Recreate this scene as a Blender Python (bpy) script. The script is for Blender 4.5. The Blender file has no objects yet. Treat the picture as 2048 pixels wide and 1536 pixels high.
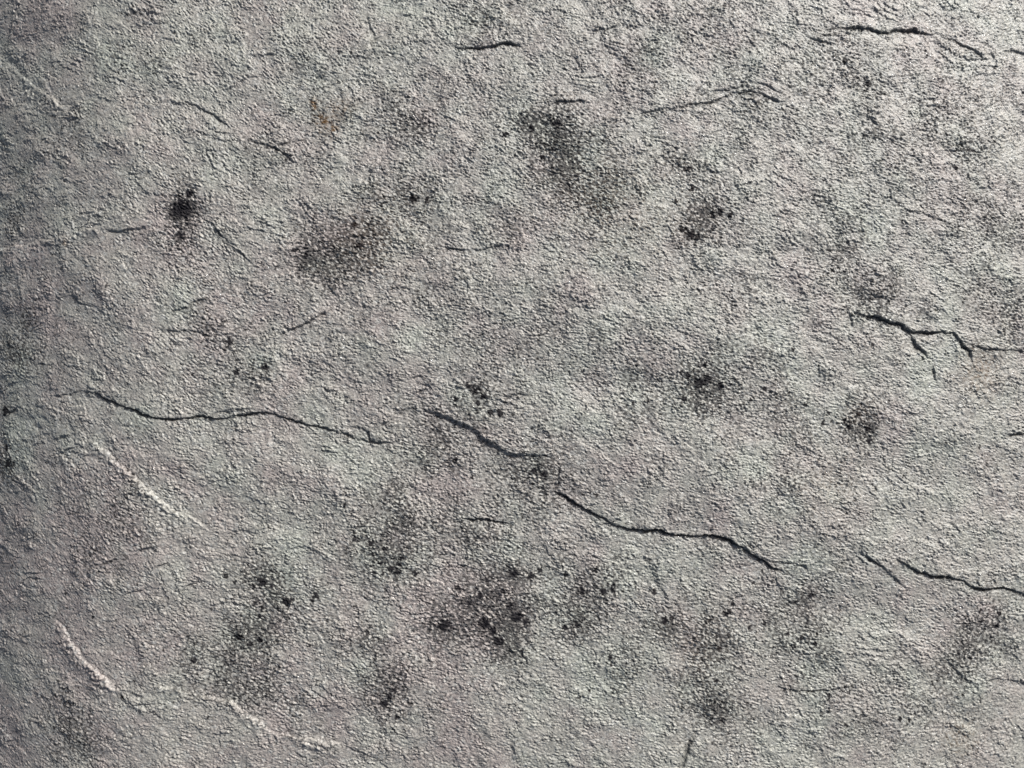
import bpy, math
import numpy as np
from mathutils import Vector

# ------------------------------------------------------------------ camera, world, sun, exposure
sc = bpy.context.scene
S = 0.6 / 2048.0                     # metres per unit of the survey grid (the visible piece of rock is 60 cm wide)
cam_d = bpy.data.cameras.new('camera'); cam = bpy.data.objects.new('camera', cam_d)
sc.collection.objects.link(cam); sc.camera = cam
cam_d.sensor_width = 36.0; cam_d.lens = 30.0; cam_d.clip_start = 0.01; cam_d.clip_end = 100.0
cam.location = (0.0, 0.0, 0.6 * 30 / 36.0)
cam.rotation_euler = (0, 0, 0)

SUN_EL, SUN_AZ = 30.0, 43.0          # elevation; azimuth clockwise from +Y (the top of the picture)
w = bpy.data.worlds.new('World'); sc.world = w; w.use_nodes = True
nt = w.node_tree; nt.nodes.clear()
sky = nt.nodes.new('ShaderNodeTexSky'); sky.sky_type = 'NISHITA'; sky.sun_disc = False
sky.sun_elevation = math.radians(SUN_EL); sky.sun_rotation = math.radians(SUN_AZ)
sky.dust_density = 4.5; sky.ozone_density = 0.45; sky.air_density = 1.0
bg = nt.nodes.new('ShaderNodeBackground'); bg.inputs['Strength'].default_value = 0.066
wo = nt.nodes.new('ShaderNodeOutputWorld')
nt.links.new(sky.outputs[0], bg.inputs[0]); nt.links.new(bg.outputs[0], wo.inputs[0])
sun_d = bpy.data.lights.new('sun', 'SUN'); sun_d.energy = 4.2; sun_d.angle = math.radians(6.0)
sun_d.color = (0.985, 0.995, 1.0)
sun = bpy.data.objects.new('sun', sun_d); sc.collection.objects.link(sun)
e, a = math.radians(SUN_EL), math.radians(SUN_AZ)
d = Vector((math.cos(e) * math.sin(a), math.cos(e) * math.cos(a), math.sin(e)))
sun.rotation_euler = d.to_track_quat('Z', 'Y').to_euler()
sc.view_settings.view_transform = 'Standard'; sc.view_settings.look = 'None'
sc.view_settings.gamma = 1.0; sc.view_settings.use_curve_mapping = False
sc.view_settings.exposure = 0.28

# ------------------------------------------------------------------ survey grid of the rock face
PITCH = 1.2
X0, X1, Y0, Y1 = -260.0, 2310.0, -230.0, 1770.0
def axis(lo, hi):
    core = np.arange(lo, hi + PITCH, PITCH)
    step, out = PITCH, []
    p = core[-1]
    while p < hi + 1700: step *= 1.05; p += step; out.append(p)
    right = np.array(out)
    left = lo - (right - core[-1])[::-1]
    return np.concatenate([left, core, right])
ax = axis(X0, X1); ay = axis(Y0, Y1)
NX, NY = len(ax), len(ay)
rng = np.random.default_rng(11)
PX, PY = np.meshgrid(ax.astype(np.float32), ay.astype(np.float32))   # PY grows downwards in the picture
fy = np.fft.fftfreq(NY, PITCH)[:, None]; fx = np.fft.rfftfreq(NX, PITCH)[None, :]
def band(lam, bw=0.45, ang=None, stretch=1.0, seed=None):
    """random relief with wavelength lam, drawn out along direction ang (degrees, downwards positive)"""
    r = rng if seed is None else np.random.default_rng(seed)
    F = np.fft.rfft2(r.standard_normal((NY, NX)).astype(np.float32))
    if ang is None: k = np.sqrt(fx ** 2 + fy ** 2)
    else:
        c, s_ = math.cos(math.radians(ang)), math.sin(math.radians(ang))
        u = fx * c + fy * s_; v = -fx * s_ + fy * c
        k = np.sqrt((u * stretch) ** 2 + v ** 2)
    k = np.maximum(k, 1e-6)
    G = np.exp(-(np.log(k * lam) ** 2) / (2 * bw ** 2))
    n = np.fft.irfft2(F * G, s=(NY, NX)).astype(np.float32)
    return n / n.std()
def soft(lam):
    F = np.fft.rfft2(rng.standard_normal((NY, NX)).astype(np.float32))
    n = np.fft.irfft2(F * np.exp(-((fx ** 2 + fy ** 2) * lam ** 2)), s=(NY, NX)).astype(np.float32)
    return n / n.std()
def sstep(x, a, b):
    t = np.clip((x - a) / (b - a), 0, 1); return t * t * (3 - 2 * t)

def roll(x, y):
    """the broad shape: the rock rolls away at the left and a little at the top right"""
    return (-0.00060 * np.clip(350 - x, 0, 700) ** 2 - 0.10 * np.clip(-280 - x, 0, None)
            - 0.00008 * np.clip(x - 1150, 0, 1100) ** 2 - 0.16 * np.clip(x - 2250, 0, None) - 0.00005 * np.clip(750 - y, 0, 900) ** 2)
def place(x, y):
    """where on the rolling surface a feature seen from straight above lies"""
    f = 1.0 - roll(x, y) / 1706.67
    return 1024 + (x - 1024) * f, 768 + (y - 768) * f
# --- cracks and lips: (points), step height, width of the break, reach of the raised layer, floor depth, name
# step > 0: the layer above / right of the line stands proud; step < 0: the layer below / left does
CR = [
 ([(104,791),(126,789),(147,785),(164,780)], 2.6, 2.5, 40, 2.5, 'crack'),
 ([(164,780),(191,786),(212,797),(239,806),(273,820),(301,831),(328,837),(362,838),(393,831),(437,837),(478,831),(523,823),(554,828),(591,838),(615,849),(649,854),(684,862),(702,874)], 5.5, 2.6, 90, 4.5, 'crack'),
 ([(412,829),(440,823),(470,822),(505,812)], 1.6, 2.5, 30, 1.0, None),
 ([(690,853),(715,855),(737,861),(742,878),(765,884),(795,884)], 4.0, 4.0, 50, 1.6, None),
 ([(752,862),(786,831),(810,818),(838,814)], 4.2, 6.0, 60, 1.2, None),
 ([(684,862),(702,872),(725,880),(748,882)], 3.0, 3.0, 40, 2.0, None),
 ([(1100,912),(1119,930),(1117,955),(1104,982)], 2.0, 4.0, 30, 1.4, None),
 ([(837,815),(864,821),(892,833),(926,849),(953,864),(981,886),(1008,902),(1042,907),(1080,910),(1121,916)], 9.5, 8.5, 120, 1.6, 'crack'),
 ([(850,928),(855,912),(864,900),(885,886),(919,882),(955,884)], 1.8, 4.0, 30, 0.5, None),
 ([(1105,982),(1135,995),(1165,1013),(1203,1035),(1233,1050),(1261,1057),(1295,1059),(1329,1062),(1350,1067),(1382,1070),(1430,1070),(1461,1081),(1491,1100),(1519,1117),(1553,1137),(1582,1151)], 8.5, 2.4, 120, 5.5, 'crack'),
 ([(1526,1118),(1567,1124),(1590,1123),(1608,1130),(1621,1146)], 2.4, 3.0, 40, 1.5, None),
 ([(1610,1160),(1640,1154),(1666,1141),(1690,1122),(1720,1106)], 2.6, 4.5, 60, 1.5, None),
 ([(1720,1106),(1744,1118),(1768,1137),(1789,1155),(1808,1172)], 6.0, 3.0, 70, 3.0, 'crack'),
 ([(1775,1110),(1803,1124),(1833,1141),(1861,1149),(1902,1155),(1929,1165),(1963,1177),(1990,1177),(2014,1174),(2048,1189),(2110,1216),(2200,1230)], 9.0, 2.8, 120, 6.0, 'crack'),
 ([(1700,620),(1724,628),(1751,634),(1775,640),(1803,650),(1826,662),(1854,666),(1888,662),(1912,669),(1926,683),(1939,702),(1950,733)], 9.0, 3.0, 110, 6.0, 'crack'),
 ([(1928,683),(1950,690),(1970,697),(1995,697),(2014,702),(2048,700),(2100,704)], 4.0, 4.0, 60, 2.5, 'crack'),
 ([(1820,667),(1833,686),(1847,702),(1855,717)], 4.0, 4.0, 26, 2.0, None),
 ([(1699,622),(1704,640),(1711,656)], 2.5, 3.0, 26, 1.0, None),
 ([(1735,588),(1768,596),(1799,597)], 3.0, 4.0, 45, 1.0, None),
 ([(1868,736),(1871,760)], 2.2, 3.0, 20, 1.5, None),
 ([(1648,62),(1668,57),(1690,54),(1724,55),(1758,61),(1782,63),(1803,57),(1833,58),(1880,68)], 6.5, 2.6, 90, 4.5, 'crack'),
 ([(1893,72),(1922,85),(1946,96),(1963,109),(1966,120)], 4.0, 2.6, 50, 2.5, 'crack'),
 ([(1966,108),(1990,104)], 1.5, 3.0, 30, 1.0, None),
 ([(2008,101),(2025,98),(2048,100),(2110,108)], 6.0, 3.0, 60, 4.0, 'crack'),
 ([(1618,73),(1642,80),(1669,90)], 2.8, 3.0, 30, 1.0, None),
 ([(1270,229),(1300,222),(1348,216),(1382,209),(1433,200),(1461,186),(1495,182),(1526,186),(1560,202),(1590,205)], 4.2, 3.0, 70, 2.0, 'crack'),
 ([(1416,175),(1425,182),(1457,178),(1498,163),(1539,171),(1567,191)], 2.5, 3.0, 30, 1.0, None),
 ([(897,92),(926,97),(953,95),(988,92),(1018,86),(1052,91)], 6.5, 2.4, 80, 4.5, 'crack'),
 ([(1186,64),(1213,58),(1240,46)], 3.2, 2.2, 30, 2.0, None),
 ([(1088,222),(1100,209),(1117,203),(1158,201),(1176,204)], 3.2, 2.6, 40, 1.5, None),
 ([(1145,114),(1165,137)], 2.4, 3.0, 20, 1.5, None),
 ([(738,93),(750,82),(762,73)], 2.6, 2.5, 20, 1.5, None),
 ([(735,30),(742,60),(752,78)], 1.8, 3.0, 20, 0.8, None),
 ([(1089,306),(1087,290),(1086,276)], 3.2, 3.5, 18, 1.5, None),
 ([(890,494),(910,496),(934,498)], 4.2, 2.6, 30, 3.0, 'crack'),
 ([(934,498),(970,497),(1010,490)], 1.5, 3.0, 30, 1.0, None),
 ([(326,202),(352,203),(376,206),(410,219),(437,236),(461,256),(464,275)], 3.8, 2.6, 50, 2.0, 'crack'),
 ([(395,200),(425,212),(450,230),(466,250)], -1.2, 4.0, 20, 0.3, None),
 ([(492,279),(520,287),(547,294),(575,312),(598,331)], 3.2, 2.6, 35, 2.0, 'crack'),
 ([(547,295),(560,288),(585,284),(614,277)], 3.4, 2.6, 35, 2.0, 'crack'),
 ([(640,258),(655,247),(672,234),(700,210),(740,184)], 2.2, 6.0, 40, 1.2, None),
 ([(424,446),(440,466),(458,485),(480,501),(510,530)], 2.8, 3.0, 35, 1.5, None),
 ([(-60,500),(0,493),(34,489),(68,481),(100,480),(130,472),(160,462),(191,455),(225,445)], -3.2, 4.5, 60, 0.0, 'ridge'),
 ([(205,458),(240,462),(275,458),(306,450)], 3.0, 4.0, 40, 1.0, None),
 ([(-40,84),(0,116),(34,146),(66,170),(96,190),(137,220),(178,240)], -2.4, 7.0, 50, 0.0, None),
 ([(60,120),(110,205),(150,232)], -1.2, 5.0, 30, 0.0, None),
 ([(333,628),(350,622),(376,616),(386,601),(400,597),(420,595)], 3.0, 3.2, 40, 1.6, None),
 ([(318,662),(350,661),(383,661),(410,667),(445,672)], 2.2, 3.5, 40, 1.0, None),
 ([(554,673),(581,660),(600,653),(615,645),(643,628),(667,617)], 4.6, 3.2, 50, 2.4, 'crack'),
 ([(653,564),(662,578),(672,592)], 2.6, 2.5, 20, 1.4, None),
 ([(137,584),(157,603),(181,613)], 2.2, 2.6, 25, 1.0, None),
 ([(165,770),(177,762),(179,745)], 1.8, 3.0, 20, 0.8, None),
 ([(176,872),(191,880),(205,898),(222,914),(240,930),(260,945),(291,976),(325,1003),(352,1024),(380,1040)], -4.2, 4.5, 60, 0.0, 'ridge'),
 ([(376,1030),(395,1042),(412,1054)], -3.0, 4.0, 30, 0.0, None),
 ([(104,1236),(116,1250),(130,1266),(144,1288),(164,1319),(198,1346),(232,1377),(246,1388)], -5.0, 4.5, 50, 0.0, 'ridge'),
 ([(244,1388),(250,1396)], 2.0, 4.0, 12, 2.0, None),
 ([(172,1303),(200,1302),(236,1303)], -2.4, 4.0, 25, 0.0, None),
 ([(298,1364),(320,1371),(342,1375),(376,1386),(417,1397),(458,1401),(485,1421),(520,1443),(547,1467),(581,1471),(615,1476),(650,1484),(690,1490)], -3.8, 4.0, 70, 0.0, 'ridge'),
 ([(376,1388),(400,1396)], 1.2, 3.0, 12, 1.0, None),
 ([(500,1045),(530,1055),(560,1075)], -2.0, 5.0, 25, 0.0, None),
 ([(352,1030),(362,1075),(372,1110)], -1.3, 4.0, 25, 0.0, None),
 ([(440,1085),(460,1065),(485,1060),(515,1068)], 2.0, 5.0, 30, 0.6, None),
 ([(205,1131),(222,1120),(240,1117)], 2.6, 2.6, 30, 1.4, None),
 ([(250,1190),(270,1181),(294,1177)], 3.6, 2.4, 30, 1.8, 'crack'),
 ([(273,1102),(296,1094),(325,1091)], 2.8, 2.4, 30, 1.4, None),
 ([(310,1132),(325,1127),(338,1125)], 2.6, 2.6, 20, 1.2, None),
 ([(355,1192),(368,1178),(380,1170),(397,1159)], 2.4, 2.6, 25, 1.0, None),
 ([(103,881),(122,873),(141,870)], 2.8, 2.4, 25, 1.4, None),
 ([(116,910),(134,900),(150,893)], 2.4, 2.6, 25, 1.0, None),
 ([(12,826),(22,816)], 3.0, 3.0, 14, 2.0, None),
 ([(924,1037),(948,1037),(971,1040),(1008,1043),(1024,1049)], 5.0, 2.4, 50, 3.2, 'crack'),
 ([(1548,1367),(1574,1378),(1615,1381),(1656,1380),(1683,1373),(1720,1375)], 4.6, 2.8, 60, 2.8, 'crack'),
 ([(1745,1390),(1785,1385),(1810,1383),(1835,1379)], -2.8, 3.2, 30, 0.5, None),
 ([(1888,1308),(1909,1336),(1929,1356),(1950,1373)], 3.0, 4.5, 40, 1.5, None),
 ([(1950,1373),(1970,1366),(1991,1358),(2038,1364),(2090,1370)], 3.0, 3.0, 40, 1.0, None),
 ([(1406,1368),(1410,1395),(1416,1420)], 1.8, 3.0, 12, 1.6, None),
 ([(1396,1450),(1390,1470),(1382,1490),(1368,1526),(1360,1560)], 2.0, 4.5, 12, 2.2, None),
 ([(1322,646),(1350,658),(1384,673)], 1.6, 2.2, 14, 1.0, None),
 ([(1940,786),(1965,777),(1997,764)], 2.2, 3.5, 25, 1.0, None),
 ([(2014,872),(2035,867),(2080,866)], 4.0, 3.5, 30, 2.0, None),
 ([(687,1489),(720,1500),(748,1515),(783,1536),(800,1552)], 2.4, 3.4, 30, 1.0, None),
 ([(700,1320),(713,1332),(718,1346)], 2.2, 3.0, 20, 0.8, None),
 ([(620,1250),(650,1262),(700,1256)], 1.8, 3.5, 25, 0.6, None),
 ([(1050,790),(1080,795),(1095,800)], -1.6, 4.0, 20, 0.2, None),
 ([(1000,790),(1040,788),(1075,792)], 1.8, 4.5, 25, 0.8, None),
 ([(700,1010),(760,960),(830,975),(880,1000)], 1.6, 7.0, 50, 0.4, None),
 ([(1285,1095),(1300,1125),(1330,1190),(1345,1230)], 1.6, 7.0, 50, 0.4, None),
 ([(1540,150),(1600,190)], 1.4, 5.0, 25, 0.4, None),
 ([(1800,420),(1850,428),(1890,442),(1935,450)], 1.9, 5.0, 40, 0.5, None),
 ([(1460,480),(1520,500),(1600,497),(1660,505)], 1.7, 6.0, 40, 0.4, None),
 ([(500,115),(530,112),(570,108)], 2.0, 3.0, 25, 0.8, None),
 ([(1410,272),(1440,258),(1475,240)], 1.9, 2.4, 20, 0.8, None),
 ([(1640,275),(1690,262)], 1.5, 2.2, 20, 0.8, None),
 ([(1735,230),(1745,243),(1754,250)], 2.4, 2.4, 14, 1.2, None),
 ([(825,755),(845,745),(858,735)], 2.0, 2.2, 20, 0.8, None),
 ([(1770,1192),(1790,1190),(1810,1198)], 2.0, 3.0, 25, 0.8, None),
 ([(1950,945),(1985,960)], 1.6, 4.0, 20, 0.6, None),
 ([(1985,1450),(2030,1425),(2090,1400)], -1.8, 9.0, 60, 0.0, None),
]
# long gentle shelves outside of the picture so that the rock goes on there
for pts, st in [([(-1500,300),(-900,420),(-400,380),(-150,470)], 8), ([(2250,900),(2600,980),(3100,930),(3700,1050)], 9),
                ([(-1300,1900),(-400,1800),(500,2000),(1400,1900),(2600,2100)], 10), ([(-800,-500),(300,-380),(1300,-560),(2700,-420)], 10)]:
    CR.append((pts, st, 4.0, 200, 5.0, None))

# the lines wander a little, at three sizes
wx = 1.4 * band(60, seed=1) + 0.8 * band(22, seed=2) + 0.45 * band(10, seed=3)
wy = 1.4 * band(60, seed=4) + 0.8 * band(22, seed=5) + 0.55 * band(10, seed=6)
QX, QY = PX + 0.8 * wx, PY + 0.8 * wy
rag = band(16, seed=7); rag2 = band(45, seed=8)

H = np.zeros((NY, NX), np.float32)
part = np.zeros((NY, NX), np.int16)
break_dark = np.zeros((NY, NX), np.float32)       # how far the colour darkens in open breaks and hairlines
part_names = {}
for ci, (pts, st, wd, reach, dep, nm) in enumerate(CR):
    P = np.array([place(*p) if -200 < p[0] < 2300 and -200 < p[1] < 1700 else p for p in pts], float)
    m = max(reach * 2.6, 40)
    i0, i1 = np.searchsorted(ay, [P[:, 1].min() - m, P[:, 1].max() + m]); j0, j1 = np.searchsorted(ax, [P[:, 0].min() - m, P[:, 0].max() + m])
    if i1 - i0 < 2 or j1 - j0 < 2: continue
    x = QX[i0:i1, j0:j1]; y = QY[i0:i1, j0:j1]
    best = np.full(x.shape, 1e9, np.float32); sgn = np.ones(x.shape, np.float32); tt = np.zeros(x.shape, np.float32)
    seg = np.diff(P, axis=0); L = np.hypot(seg[:, 0], seg[:, 1]); cum = np.concatenate([[0], np.cumsum(L)]); tot = cum[-1]
    for k in range(len(seg)):
        ux, uy = seg[k] / L[k]
        rx, ry = x - P[k, 0], y - P[k, 1]
        t = np.clip(rx * ux + ry * uy, 0, L[k])
        dx, dy = rx - t * ux, ry - t * uy
        dd = np.hypot(dx, dy)
        cr = ux * ry - uy * rx                                # < 0: above the line when it runs to the right
        msk = dd < best
        best = np.where(msk, dd, best); sgn = np.where(msk, np.where(cr < 0, 1.0, -1.0), sgn); tt = np.where(msk, cum[k] + t, tt)
    end = min(0.26 * tot, 45.0)
    lr = np.random.default_rng(100 + ci)
    kn = lr.uniform(0.85 if st < 0 else 0.45, 1.35, int(tot / 26) + 3)          # the break is stronger here, weaker there
    mod = np.interp(tt, np.linspace(0, tot + 1, len(kn)), kn).astype(np.float32)
    if st < 0: mod = mod * np.clip(0.95 + 0.22 * rag[i0:i1, j0:j1], 0.1, 1.6)
    fade = np.exp(-(best / reach) ** 1.3)
    amp = abs(st) * (0.85 if st < 0 else 0.72 if nm else 1.0)
    tap = sstep(np.minimum(tt, tot - tt), -4, end) ** 0.8 * (mod * np.exp(-(best / 26.0)) + 0.95 * (1 - np.exp(-(best / 26.0))))
    sd = best * sgn
    if st < 0: sd = -sd
    if nm is None and 0 < st: st *= 1.45; dep *= 1.35
    wr = wd * (1.3 if st < 0 else (0.5 + 0.35 * mod) if wd < 6 else 1.0) * np.clip(1 + 0.25 * rag[i0:i1, j0:j1], 0.4, 2.0)
    # upper layer curls up towards the break, the floor dips below it
    up = amp * 0.62 * sstep(sd, -wr * 0.5, wr * 0.5) * (0.75 * fade + 0.35 * np.exp(-best / 9.0))
    lo = -amp * 0.38 * (1 - sstep(sd, -wr * 0.5, wr * 0.5)) * np.exp(-(best / (reach * 0.35)))
    slot = -dep * mod * (0.42 * np.exp(-((sd + wr * 0.7) / (wr * 0.7)) ** 2) + 0.4 * np.exp(-np.abs(sd + wr) / (wr * 2.6)))
    if st < -2: slot = 0.20 * amp * (1 + 0.5 * rag[i0:i1, j0:j1]) * np.exp(-((sd - wr * 1.1) / (wr * 0.9)) ** 2)      # a raised seam along the lip
    H[i0:i1, j0:j1] += (tap * (up + lo + slot)).astype(np.float32)
    if dep > 0:
        g = tap * min(dep / 4.0, 1.2) * np.exp(-((sd + wr * 0.8) / (wr * 1.0 + 1.2)) ** 2)
        break_dark[i0:i1, j0:j1] = np.maximum(break_dark[i0:i1, j0:j1], g)
    if nm:
        pid = len(part_names) + 1; part_names[pid] = nm
        inner = (np.abs(sd + (wr * 0.5 if st > 0 else 0)) < wr * 1.25 + 0.8) & (tap > 0.22)
        sub = part[i0:i1, j0:j1]; sub[inner & (sub == 0)] = pid
del QX, QY

# --- broad shape: the rock rolls away at the left, and undulates
H += roll(PX, PY).astype(np.float32)
def hill(cx, cy, rx, ry, h, ang=0):
    c, s_ = math.cos(math.radians(ang)), math.sin(math.radians(ang))
    u = (PX - cx) * c + (PY - cy) * s_; v = -(PX - cx) * s_ + (PY - cy) * c
    return h * np.exp(-(u / rx) ** 2 - (v / ry) ** 2)
for b in [(1560,1010,420,110,9,18),(1300,640,300,90,5,8),(1010,560,350,120,4,0),(1850,330,200,120,5,0),(1230,770,160,30,-4,0),
          (870,1360,420,120,5,25),(300,1100,200,90,4,35),(560,940,260,60,5,22),(1430,560,120,60,-3,0),(1480,700,120,50,3,40),
          (240,300,120,180,5,-30),(1700,1230,200,50,-5,10),(1930,1480,200,60,-5,-28),(760,700,240,60,4,5),(1090,270,20,60,-3,0),
          (190,560,110,40,4,30),(420,380,50,30,4,0),(500,1250,120,60,-4,-40),(1890,840,140,70,4,0),(640,90,300,60,4,-5)]:
    H += 1.1 * hill(*b).astype(np.float32)
H += 1.2 * soft(150) + 0.0
Hm = H.copy()
H += 0.5 * band(110, 0.5, 8, 1.6) + 0.2 * band(52, 0.5, 8, 1.6) + 0.26 * band(26, 0.5, 10, 1.6) * (0.6 + 0.4 * band(150))

D = np.zeros((NY, NX), np.float32)
def blob(arr, cx, cy, r, amp, rx=1.0):
    cx, cy = place(cx, cy)
    m = r * 3
    i0, i1 = np.searchsorted(ay, [cy - m, cy + m]); j0, j1 = np.searchsorted(ax, [cx - m * rx, cx + m * rx])
    arr[i0:i1, j0:j1] += amp * np.exp(-(((PX[i0:i1, j0:j1] - cx) / (r * rx)) ** 2 + ((PY[i0:i1, j0:j1] - cy) / r) ** 2))
CL = [ # clouds of small dark flecks
 (365,415,34,1.6),(375,520,50,.8),(360,470,28,1.1),(800,245,60,.8),(840,262,30,.8),(1100,250,50,1.2),(1060,262,30,.9),(1150,370,50,1.1),
 (1110,310,50,.7),(810,400,45,1.1),(700,470,60,.9),(650,540,50,1.1),(740,505,40,1.0),(610,500,40,.8),(1200,440,50,.6),(1400,455,40,1.1),(1430,425,40,.9),
 (1370,340,40,.7),(1400,765,45,1.3),(1290,800,45,.8),(1440,790,45,.9),(1480,590,45,.7),(1520,740,60,.5),(960,800,60,.7),(500,740,60,.9),(420,680,50,.8),
 (570,1200,60,.9),(500,1275,45,1.3),(520,1165,35,.9),(820,1010,70,.9),(790,1120,60,1.0),(730,1080,40,.8),(1000,1180,90,.9),(900,1245,40,1.5),
 (1010,1235,60,1.1),(990,1280,35,1.0),(1200,1180,60,1.0),(1145,1245,35,1.1),(1070,960,70,1.0),(950,1080,60,.5),(1320,1240,35,.8),(1450,1240,60,.6),(1600,1200,60,.8),
 (1720,850,36,1.3),(1590,850,50,.6),(1700,1000,80,.4),(1560,970,60,.5),(1690,560,60,.9),(1760,600,60,.7),(1800,300,70,.6),(1900,200,70,.7),(1740,170,30,.8),
 (1920,430,50,.6),(1660,400,60,.5),(1940,300,40,.8),(2000,450,50,.5),(1500,210,50,.6),(1300,90,80,.5),(1450,30,60,.4),(1700,110,50,.5),(950,30,60,.6),(640,110,80,.5),
 (280,110,70,.5),(120,270,60,.5),(770,1400,40,1.2),(790,1350,60,.6),(720,1270,50,.8),(400,1320,60,.9),(500,1360,50,.9),(560,1410,50,.7),(130,1440,60,1.2),(160,1500,40,1.1),
 (1410,1400,50,1.0),(1410,1300,50,.8),(1980,1250,60,1.0),(1930,1320,50,.7),(1700,1380,60,.6),(1800,1450,60,.6),(1450,1440,50,.8),(1250,1330,50,.6),(1600,1300,60,.7),
 (2040,640,50,.8),(1960,570,60,.6),(1100,620,60,.5),(970,700,60,.5),(870,560,70,.5),(1000,420,60,.5),(30,700,60,.8),(50,640,40,.5),(220,1070,70,.7),(260,980,50,.5),
 (0,920,40,1.3),(10,430,40,.8),(1200,300,60,.4),(960,240,40,.6),(560,300,60,.5),(1870,1370,60,.5),(1220,720,70,.5),(880,870,50,.8),(1620,120,60,.4)]
for c in CL: blob(D, c[0], c[1], c[2] * 1.2, c[3] * 1.15)

# --- grain: leathery cleavage texture drawn out in slowly changing directions
z_ul = sstep(900 - PX - 0.3 * PY, 0, 500)                    # left: runs down to the right
z_ur = sstep(PX - 1500 - 0.9 * PY, 0, 450)                   # top right corner: runs up to the right
z_br = sstep(PX + PY - 3050, 0, 350)
wU, wR = z_ul, np.clip(z_ur + z_br, 0, 1); wM = np.clip(1 - wU - wR, 0, 1)
def grain(lam, st):
    g = wM * band(lam, 0.52, 12, st) + wU * band(lam, 0.52, 33, st * 1.05) + wR * band(lam, 0.52, -32, st * 1.05)
    return g / np.sqrt(wM ** 2 + wU ** 2 + wR ** 2)
g0 = grain(4.3, 1.6); g1 = grain(6.4, 2.0); g2 = grain(11, 2.2)
cz = grain(9, 2.4)
crease = -np.exp(-(cz / 0.16) ** 2) * sstep(band(24, 0.5, 12, 1.5), -0.2, 1.1)
smoothz = np.clip(1.0 - 0.45 * sstep(420 - PX, 0, 420) - 0.25 * sstep(soft(70), 0.3, 1.8), 0.3, 1)
lively = np.clip(0.92 + 0.35 * np.minimum(D, 1.5) + 0.35 * band(34) + 0.22 * soft(40), 0.3, 1.9)      # rougher here, smoother there
H += smoothz * lively * (0.21 * g0 + 0.38 * g1 + 0.28 * g2 + 1.15 * crease)
for lam, an, sd_ in ((30, 14, 51), (44, -18, 52), (38, 42, 53)):                 # hairline breaks running with the cleavage
    hl = band(lam, 0.5, an, 2.6, seed=sd_) + 0.16 * band(9, seed=sd_ + 10)
    hk = np.exp(-(hl / 0.07) ** 2) * sstep(band(70, 0.5, seed=sd_ + 20), 0.35, 1.6)
    H -= 1.9 * hk; break_dark = np.maximum(break_dark, 0.55 * hk)
# thin cleavage sheets: each ends in a low ragged edge, then the next begins
for lam, hgt, sd_ in ((150, 2.8, 31), (85, 2.0, 32), (55, 1.4, 33)):
    T = 0.8 * band(lam, 0.5, 8, 1.9, seed=sd_) + 0.10 * band(16, seed=sd_ + 20) + 0.0012 * PY
    fr = T - np.floor(T)
    saw = (1 - fr) - 1 + sstep(fr, 0.0, 0.035)
    H += hgt * saw * sstep(band(lam * 0.9, seed=sd_ + 40), 0.0, 1.3)
pits = sstep(-(0.7 * band(8, 0.4, 8, 1.5) + 0.5 * band(17)), 1.25, 2.4)            # little hollows where flakes came off
H -= 1.1 * pits
core = ((1 - sstep(np.maximum(X0 - PX, PX - X1), -60, 20)) * (1 - sstep(np.maximum(Y0 - PY, PY - Y1), -60, 20))).astype(np.float32)
H = Hm + (H - Hm) * core              # the far margins, surveyed more coarsely, keep only the broad shape; their grain is the material's

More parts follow.
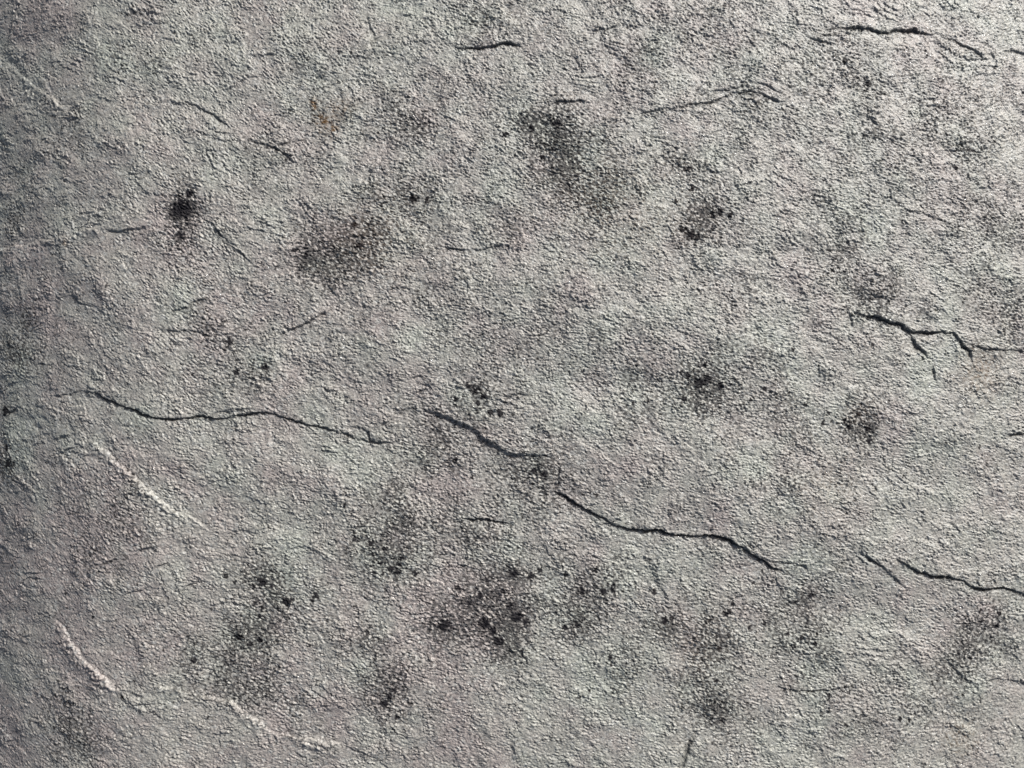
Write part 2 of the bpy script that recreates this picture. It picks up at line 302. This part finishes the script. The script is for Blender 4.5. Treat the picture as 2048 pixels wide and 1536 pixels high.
# --- growths and stains with shapes of their own
fl1, fl2 = band(13, 0.5, 10, 1.2), band(26, 0.5)
fl0 = band(5.5, .5, 10, 1.5)
dark = sstep(0.72 * band(9.5, .45, 12, 1.4) + 0.32 * fl1 + 0.25 * fl0 + 0.3 * fl2 + 0.95 * np.minimum(D, 1.7) + 0.3 * soft(60), 1.14, 1.42)
faint = sstep(0.5 * fl2 + 0.9 * D + 0.7 * soft(45), 0.4, 2.6)
spots = np.zeros((NY, NX), np.float32)
SP = [(365,418,20),(380,388,9),(352,425,12),(362,472,9),(827,397,8),(855,398,6),(708,450,7),(720,490,8),(1362,743,4),(1375,752,5),(1400,766,11),(1416,757,7),(1440,773,6),
 (1410,727,4),(1368,797,6),(1295,803,4),(1265,806,3),(532,735,7),(385,748,4),(475,745,6),(460,684,7),(950,779,9),(937,771,5),(967,792,6),(955,806,5),(912,800,5),(980,825,6),(1000,825,6),(892,785,3),
 (525,1163,9),(507,1172,5),(541,1173,4),(452,1150,6),(470,1163,4),(632,1190,7),(625,1200,4),(572,1203,9),(556,1215,5),(525,1215,5),(508,1208,4),(520,1232,4),(477,1274,6),(500,1287,6),(520,1280,5),(472,1255,4),(388,1322,6),
 (743,1086,6),(770,1097,5),(795,1143,7),(830,1146,6),(767,1146,4),(783,1137,5),(803,1118,5),(710,1079,5),(799,1128,4),(762,1125,4),(1028,1147,9),(1062,1153,7),(975,1159,7),(960,1190,5),(1020,1210,7),(942,1208,6),
 (1035,1232,11),(1005,1180,4),(968,1246,11),(985,1262,8),(997,1280,9),(1052,1243,7),(888,1250,12),(915,1175,5),(1080,1140,5),(1165,1182,8),(1207,1183,7),(1226,1176,7),(1190,1140,5),(1131,1150,4),(1306,1184,6),(1330,1241,6),(1344,1236,4),
 (1152,1247,7),(1130,1255,5),(1192,990,4),(1178,985,3),(1166,988,3),(1086,948,6),(1066,942,6),(945,955,4),(910,922,5),(912,917,4),(1455,1226,7),(1420,1241,4),(1465,1207,4),(1622,1190,5),(1603,1197,3),(1591,1206,4),(1530,1246,4),(1576,1268,4),
 (1586,1266,3),(1604,1276,4),(1589,1294,4),(1630,1288,4),(1438,1297,5),(1500,1254,4),(1508,1165,3),(1524,1141,3),(1697,855,6),(1690,842,5),(1736,857,7),(1738,881,7),(1715,827,6),(1728,845,4),(1655,824,4),(1646,846,4),(1665,541,4),
 (1911,336,5),(1993,133,4),(1740,166,6),(1735,180,4),(1690,120,6),(1376,338,6),(1385,376,6),(1352,401,5),(1063,255,6),(1110,243,8),(1120,250,6),(1085,315,5),(1010,270,6),(1300,1222,3),(1935,300,4),(1945,301,4),(1922,300,3),(1964,1242,5),
 (1994,1252,6),(2000,1228,4),(1960,1222,4),(1930,1390,3),(795,1433,5),(770,1405,7),(780,1390,6),(790,1378,5),(820,1405,4),(862,1433,3),(760,1434,4),(1220,1315,5),(1222,1330,3),(1433,1360,4),(1443,1440,5),(1800,1437,5),(1820,1440,4),(1692,1450,3),
 (0,822,11),(8,930,9),(20,928,5),(4,898,6),(268,1361,3),(128,1188,3),(185,1234,3),(246,1396,4),(416,1435,3),(1658,1391,4),(1380,470,9),(1365,460,6),(1395,476,6),(1425,428,6),(1440,424,6),(1460,430,5),(690,1010,4),(1040,1300,3),(1180,1380,3),(1158,1394,4),
 (620,1290,4),(585,1200,5),(1500,800,4),(1530,780,5),(1585,700,4),(1610,810,4),(1745,690,4),(590,500,5),(612,510,4),(1960,895,4),(1890,885,3)]
jx, jy = 1.6 * band(12, seed=21), 1.6 * band(12, seed=22)
for (cx, cy, r) in SP:
    cx, cy = place(cx, cy)
    m = r * 2.5 + 8
    i0, i1 = np.searchsorted(ay, [cy - m, cy + m]); j0, j1 = np.searchsorted(ax, [cx - m, cx + m])
    if i1 <= i0 or j1 <= j0: continue
    rr = np.hypot(PX[i0:i1, j0:j1] + jx[i0:i1, j0:j1] * (0.4 + r * .12) - cx, PY[i0:i1, j0:j1] + jy[i0:i1, j0:j1] * (0.4 + r * .12) - cy)
    v = 1 - sstep(rr, r * 0.75, r * 1.35)
    spots[i0:i1, j0:j1] = np.maximum(spots[i0:i1, j0:j1], v)
# scattered very small ones
for _ in range(1600):
    cx, cy, r = rng.uniform(0, 2048), rng.uniform(0, 1536), rng.uniform(1.4, 3.2)
    i = int(np.searchsorted(ay, cy)); j = int(np.searchsorted(ax, cx))
    if rng.uniform() > 0.06 + D[i, j] * 0.8: continue
    rr = np.hypot(PX[i-5:i+6, j-5:j+6] - cx, PY[i-5:i+6, j-5:j+6] - cy)
    spots[i-5:i+6, j-5:j+6] = np.maximum(spots[i-5:i+6, j-5:j+6], 0.8 * (1 - sstep(rr, r * 0.6, r * 1.4)))
rust = np.zeros((NY, NX), np.float32)
for c in [(627,205,8,1.0),(630,215,6,.9),(640,238,12,.8),(655,243,7,1.0),(670,258,8,.7),(672,225,18,.35),(131,485,7,.7),(690,215,20,.3),(655,262,20,.3),(1710,820,30,.12),(1960,745,45,.45),(1385,1300,60,.1),(1925,1480,40,.3),(1660,970,60,.15),(1250,420,120,.18),(760,480,90,.15)]: blob(rust, *c)
rust *= np.clip(0.75 + 0.4 * fl1, 0, 1.6)
tint = 0.55 * soft(130) + 0.35 * soft(50) + 0.7 * sstep(500 - PX, 0, 450) * sstep(PY, 700, 1200)          # + pinkish, - greenish
for c in [(120,660,30,1.6),(80,560,80,1.0),(60,1200,160,1.0),(150,1000,110,.9),(260,1100,80,1.1),(330,1280,120,.7),(660,540,80,1.0),(890,1255,60,1.2),(780,1230,120,.9),(520,1400,120,.9),
          (900,1400,160,.8),(1020,880,90,.7),(60,20,70,1.4),(100,290,70,.9),(450,690,80,1.0),(950,560,90,.8),(1700,560,60,.8),(1900,220,60,.8),(1350,470,60,.8),(800,320,70,.8),(30,1450,80,1.0),(360,530,60,1.1),
          (40,700,60,-1.2),(30,900,80,-1.2),(20,1340,70,-1.6),(220,1180,70,-1.0),(200,130,200,-.5),(640,1130,100,-.6),(1250,340,110,-1.0),(1450,1000,160,-.5),(1750,1330,90,-1.2),(1300,1400,180,-.6),(1100,1100,80,-.6),(420,370,60,-.8)]:
    blob(tint, *c)
pale = sstep(0.5 * band(14, .5, 10, 1.5) + 0.5 * fl2 + 0.25 * soft(60), 0.1, 1.8)

# ------------------------------------------------------------------ meshes
VX = (PX - 1024) * S; VY = (768 - PY) * S; VZ = H * S
co = np.stack([VX, VY, VZ], -1).reshape(-1, 3).astype(np.float32)
idx = np.arange(NX * NY, dtype=np.int32).reshape(NY, NX)
quads = np.stack([idx[:-1, :-1], idx[1:, :-1], idx[1:, 1:], idx[:-1, 1:]], -1).reshape(-1, 4)
fpart = part[:-1, :-1].reshape(-1)
attrs = {'growth_pits': np.clip(dark * (0.6 + 0.4 * np.clip(D, 0, 1)) + faint * 0.10 + 0.5 * pits, 0, 1) * core, 'spot': spots * core, 'rust': np.clip(rust, 0, 1), 'tint': np.clip(tint * core * 0.17 + 0.5, 0, 1),  # the little hollows are darkened along with the growths
         'pale': pale * core, 'break_dark': np.clip(break_dark, 0, 1) * core}
attrs = {k: v.reshape(-1).astype(np.float32) for k, v in attrs.items()}

def build(name, sel, mat, extra=None):
    q = quads[sel]
    used, inv = np.unique(q, return_inverse=True); q = inv.reshape(-1, 4).astype(np.int32)
    c = co[used]; at = {k: v[used] for k, v in attrs.items()}
    if extra is not None:
        ec, ef = extra; n0 = len(c)
        c = np.concatenate([c, ec]); lut = {}
        remap = np.full(len(co), -1, np.int64); remap[used] = np.arange(len(used))
        ef = np.where(ef >= 0, remap[np.maximum(ef, 0)], n0 + (-ef - 1)).astype(np.int32)
        q = np.concatenate([q, ef])
        at = {k: np.concatenate([v, np.full(len(ec), 0.5 if k == 'tint' else 0, np.float32)]) for k, v in at.items()}
    me = bpy.data.meshes.new(name)
    me.vertices.add(len(c)); me.vertices.foreach_set('co', c.astype(np.float32).ravel())
    me.loops.add(q.size); me.loops.foreach_set('vertex_index', q.ravel())
    me.polygons.add(len(q)); me.polygons.foreach_set('loop_start', np.arange(0, q.size, 4, dtype=np.int32))
    me.update(calc_edges=True)
    for k, v in at.items():
        a_ = me.attributes.new(k, 'FLOAT', 'POINT'); a_.data.foreach_set('value', v)
    me.materials.append(mat)
    o = bpy.data.objects.new(name, me); sc.collection.objects.link(o)
    return o

# ------------------------------------------------------------------ stone material
mat = bpy.data.materials.new('weathered_slate'); mat.use_nodes = True
t = mat.node_tree; t.nodes.clear(); N = t.nodes.new; LK = t.links.new
def attr(n):
    x = N('ShaderNodeAttribute'); x.attribute_name = n; return x.outputs['Fac']
def noise(scale, det=3, rough=0.55):
    x = N('ShaderNodeTexNoise'); x.inputs['Scale'].default_value = scale; x.inputs['Detail'].default_value = det
    x.inputs['Roughness'].default_value = rough; LK(tc.outputs['Object'], x.inputs['Vector']); return x.outputs['Fac']
def mixc(f, a_, b_, mode='MIX'):
    x = N('ShaderNodeMix'); x.data_type = 'RGBA'; x.blend_type = mode
    for s_, v in ((x.inputs[0], f), (x.inputs[6], a_), (x.inputs[7], b_)):
        if hasattr(v, 'is_output'): LK(v, s_)
        else: s_.default_value = v
    return x.outputs[2]
def mr(v, a0, a1, b0, b1):
    x = N('ShaderNodeMapRange'); LK(v, x.inputs[0])
    for i_, q in enumerate((a0, a1, b0, b1)): x.inputs[i_ + 1].default_value = q
    return x.outputs[0]
def mul(a_, b_, op='MULTIPLY'):
    x = N('ShaderNodeMath'); x.operation = op
    for s_, v in ((x.inputs[0], a_), (x.inputs[1], b_)):
        if hasattr(v, 'is_output'): LK(v, s_)
        else: s_.default_value = v
    return x.outputs[0]
tc = N('ShaderNodeTexCoord')
green, pink = (0.318, 0.326, 0.285, 1), (0.305, 0.268, 0.248, 1)
col = mixc(mr(attr('tint'), 0.2, 0.8, 0, 1), green, pink)
col = mixc(mul(attr('pale'), 0.5), col, (0.44, 0.44, 0.415, 1))
n1 = noise(900, 4, 0.65)
col = mixc(1.0, col, mixc(mr(n1, 0.35, 0.65, 0, 1), (0.62, 0.62, 0.63, 1), (1.35, 1.35, 1.34, 1)), 'MULTIPLY')
col = mixc(mul(attr('growth_pits'), mr(n1, 0.3, 0.6, 0.95, 0.7)), col, (0.038, 0.036, 0.038, 1))
col = mixc(mul(attr('spot'), 0.95), col, (0.014, 0.013, 0.016, 1))
col = mixc(attr('rust'), col, (0.13, 0.075, 0.032, 1))
col = mixc(mul(attr('break_dark'), 0.5), col, (0.03, 0.029, 0.03, 1))
bs = N('ShaderNodeBsdfPrincipled'); LK(col, bs.inputs['Base Color'])
LK(mul(mr(noise(1500, 2), 0.38, 0.62, 0.36, 0.55), mr(noise(2300, 1), 0.66, 0.72, 1.0, 0.35)), bs.inputs['Roughness'])       # tiny mica flakes glint
LK(mul(mr(mul(mul(attr('spot'), attr('growth_pits'), 'MAXIMUM'), attr('break_dark'), 'MAXIMUM'), 0, 0.7, 0.8, 0.04), 1.0), bs.inputs['Specular IOR Level'])
b1 = N('ShaderNodeBump'); b1.inputs['Strength'].default_value = 0.7; b1.inputs['Distance'].default_value = 0.0006
LK(noise(1100, 5, 0.65), b1.inputs['Height']); LK(b1.outputs[0], bs.inputs['Normal'])
out = N('ShaderNodeOutputMaterial'); LK(bs.outputs[0], out.inputs[0])

# the block's sides and underside, 6 cm thick
edge = np.concatenate([idx[0, :-1], idx[:-1, -1], idx[-1, :0:-1], idx[:0:-1, 0]])
ec = co[edge].copy(); ec[:, 2] = -0.14
n = len(edge); k = np.arange(n); k2 = (k + 1) % n
sides = np.stack([edge[k], edge[k2], -(k2 + 1), -(k + 1)], -1).astype(np.int64)
rock = bpy.data.objects.new('rock', None); sc.collection.objects.link(rock)
rock.location = (0, 0, -0.14); rock.empty_display_size = 0.1
rock['label'] = 'grey weathered slate rock face with leathery grain, dark flecks and thin cracks, filling the photo'
rock['category'] = 'rock'
bpy.context.view_layer.update()
def child(o):
    o.parent = rock; o.matrix_parent_inverse = rock.matrix_world.inverted()
child(build('stone_face', fpart == 0, mat, (ec, sides)))
for pid, nm in part_names.items():
    sel = fpart == pid
    if sel.sum() < 30: continue
    child(build(nm, sel, mat))
print('verts', NX * NY, NX, NY)
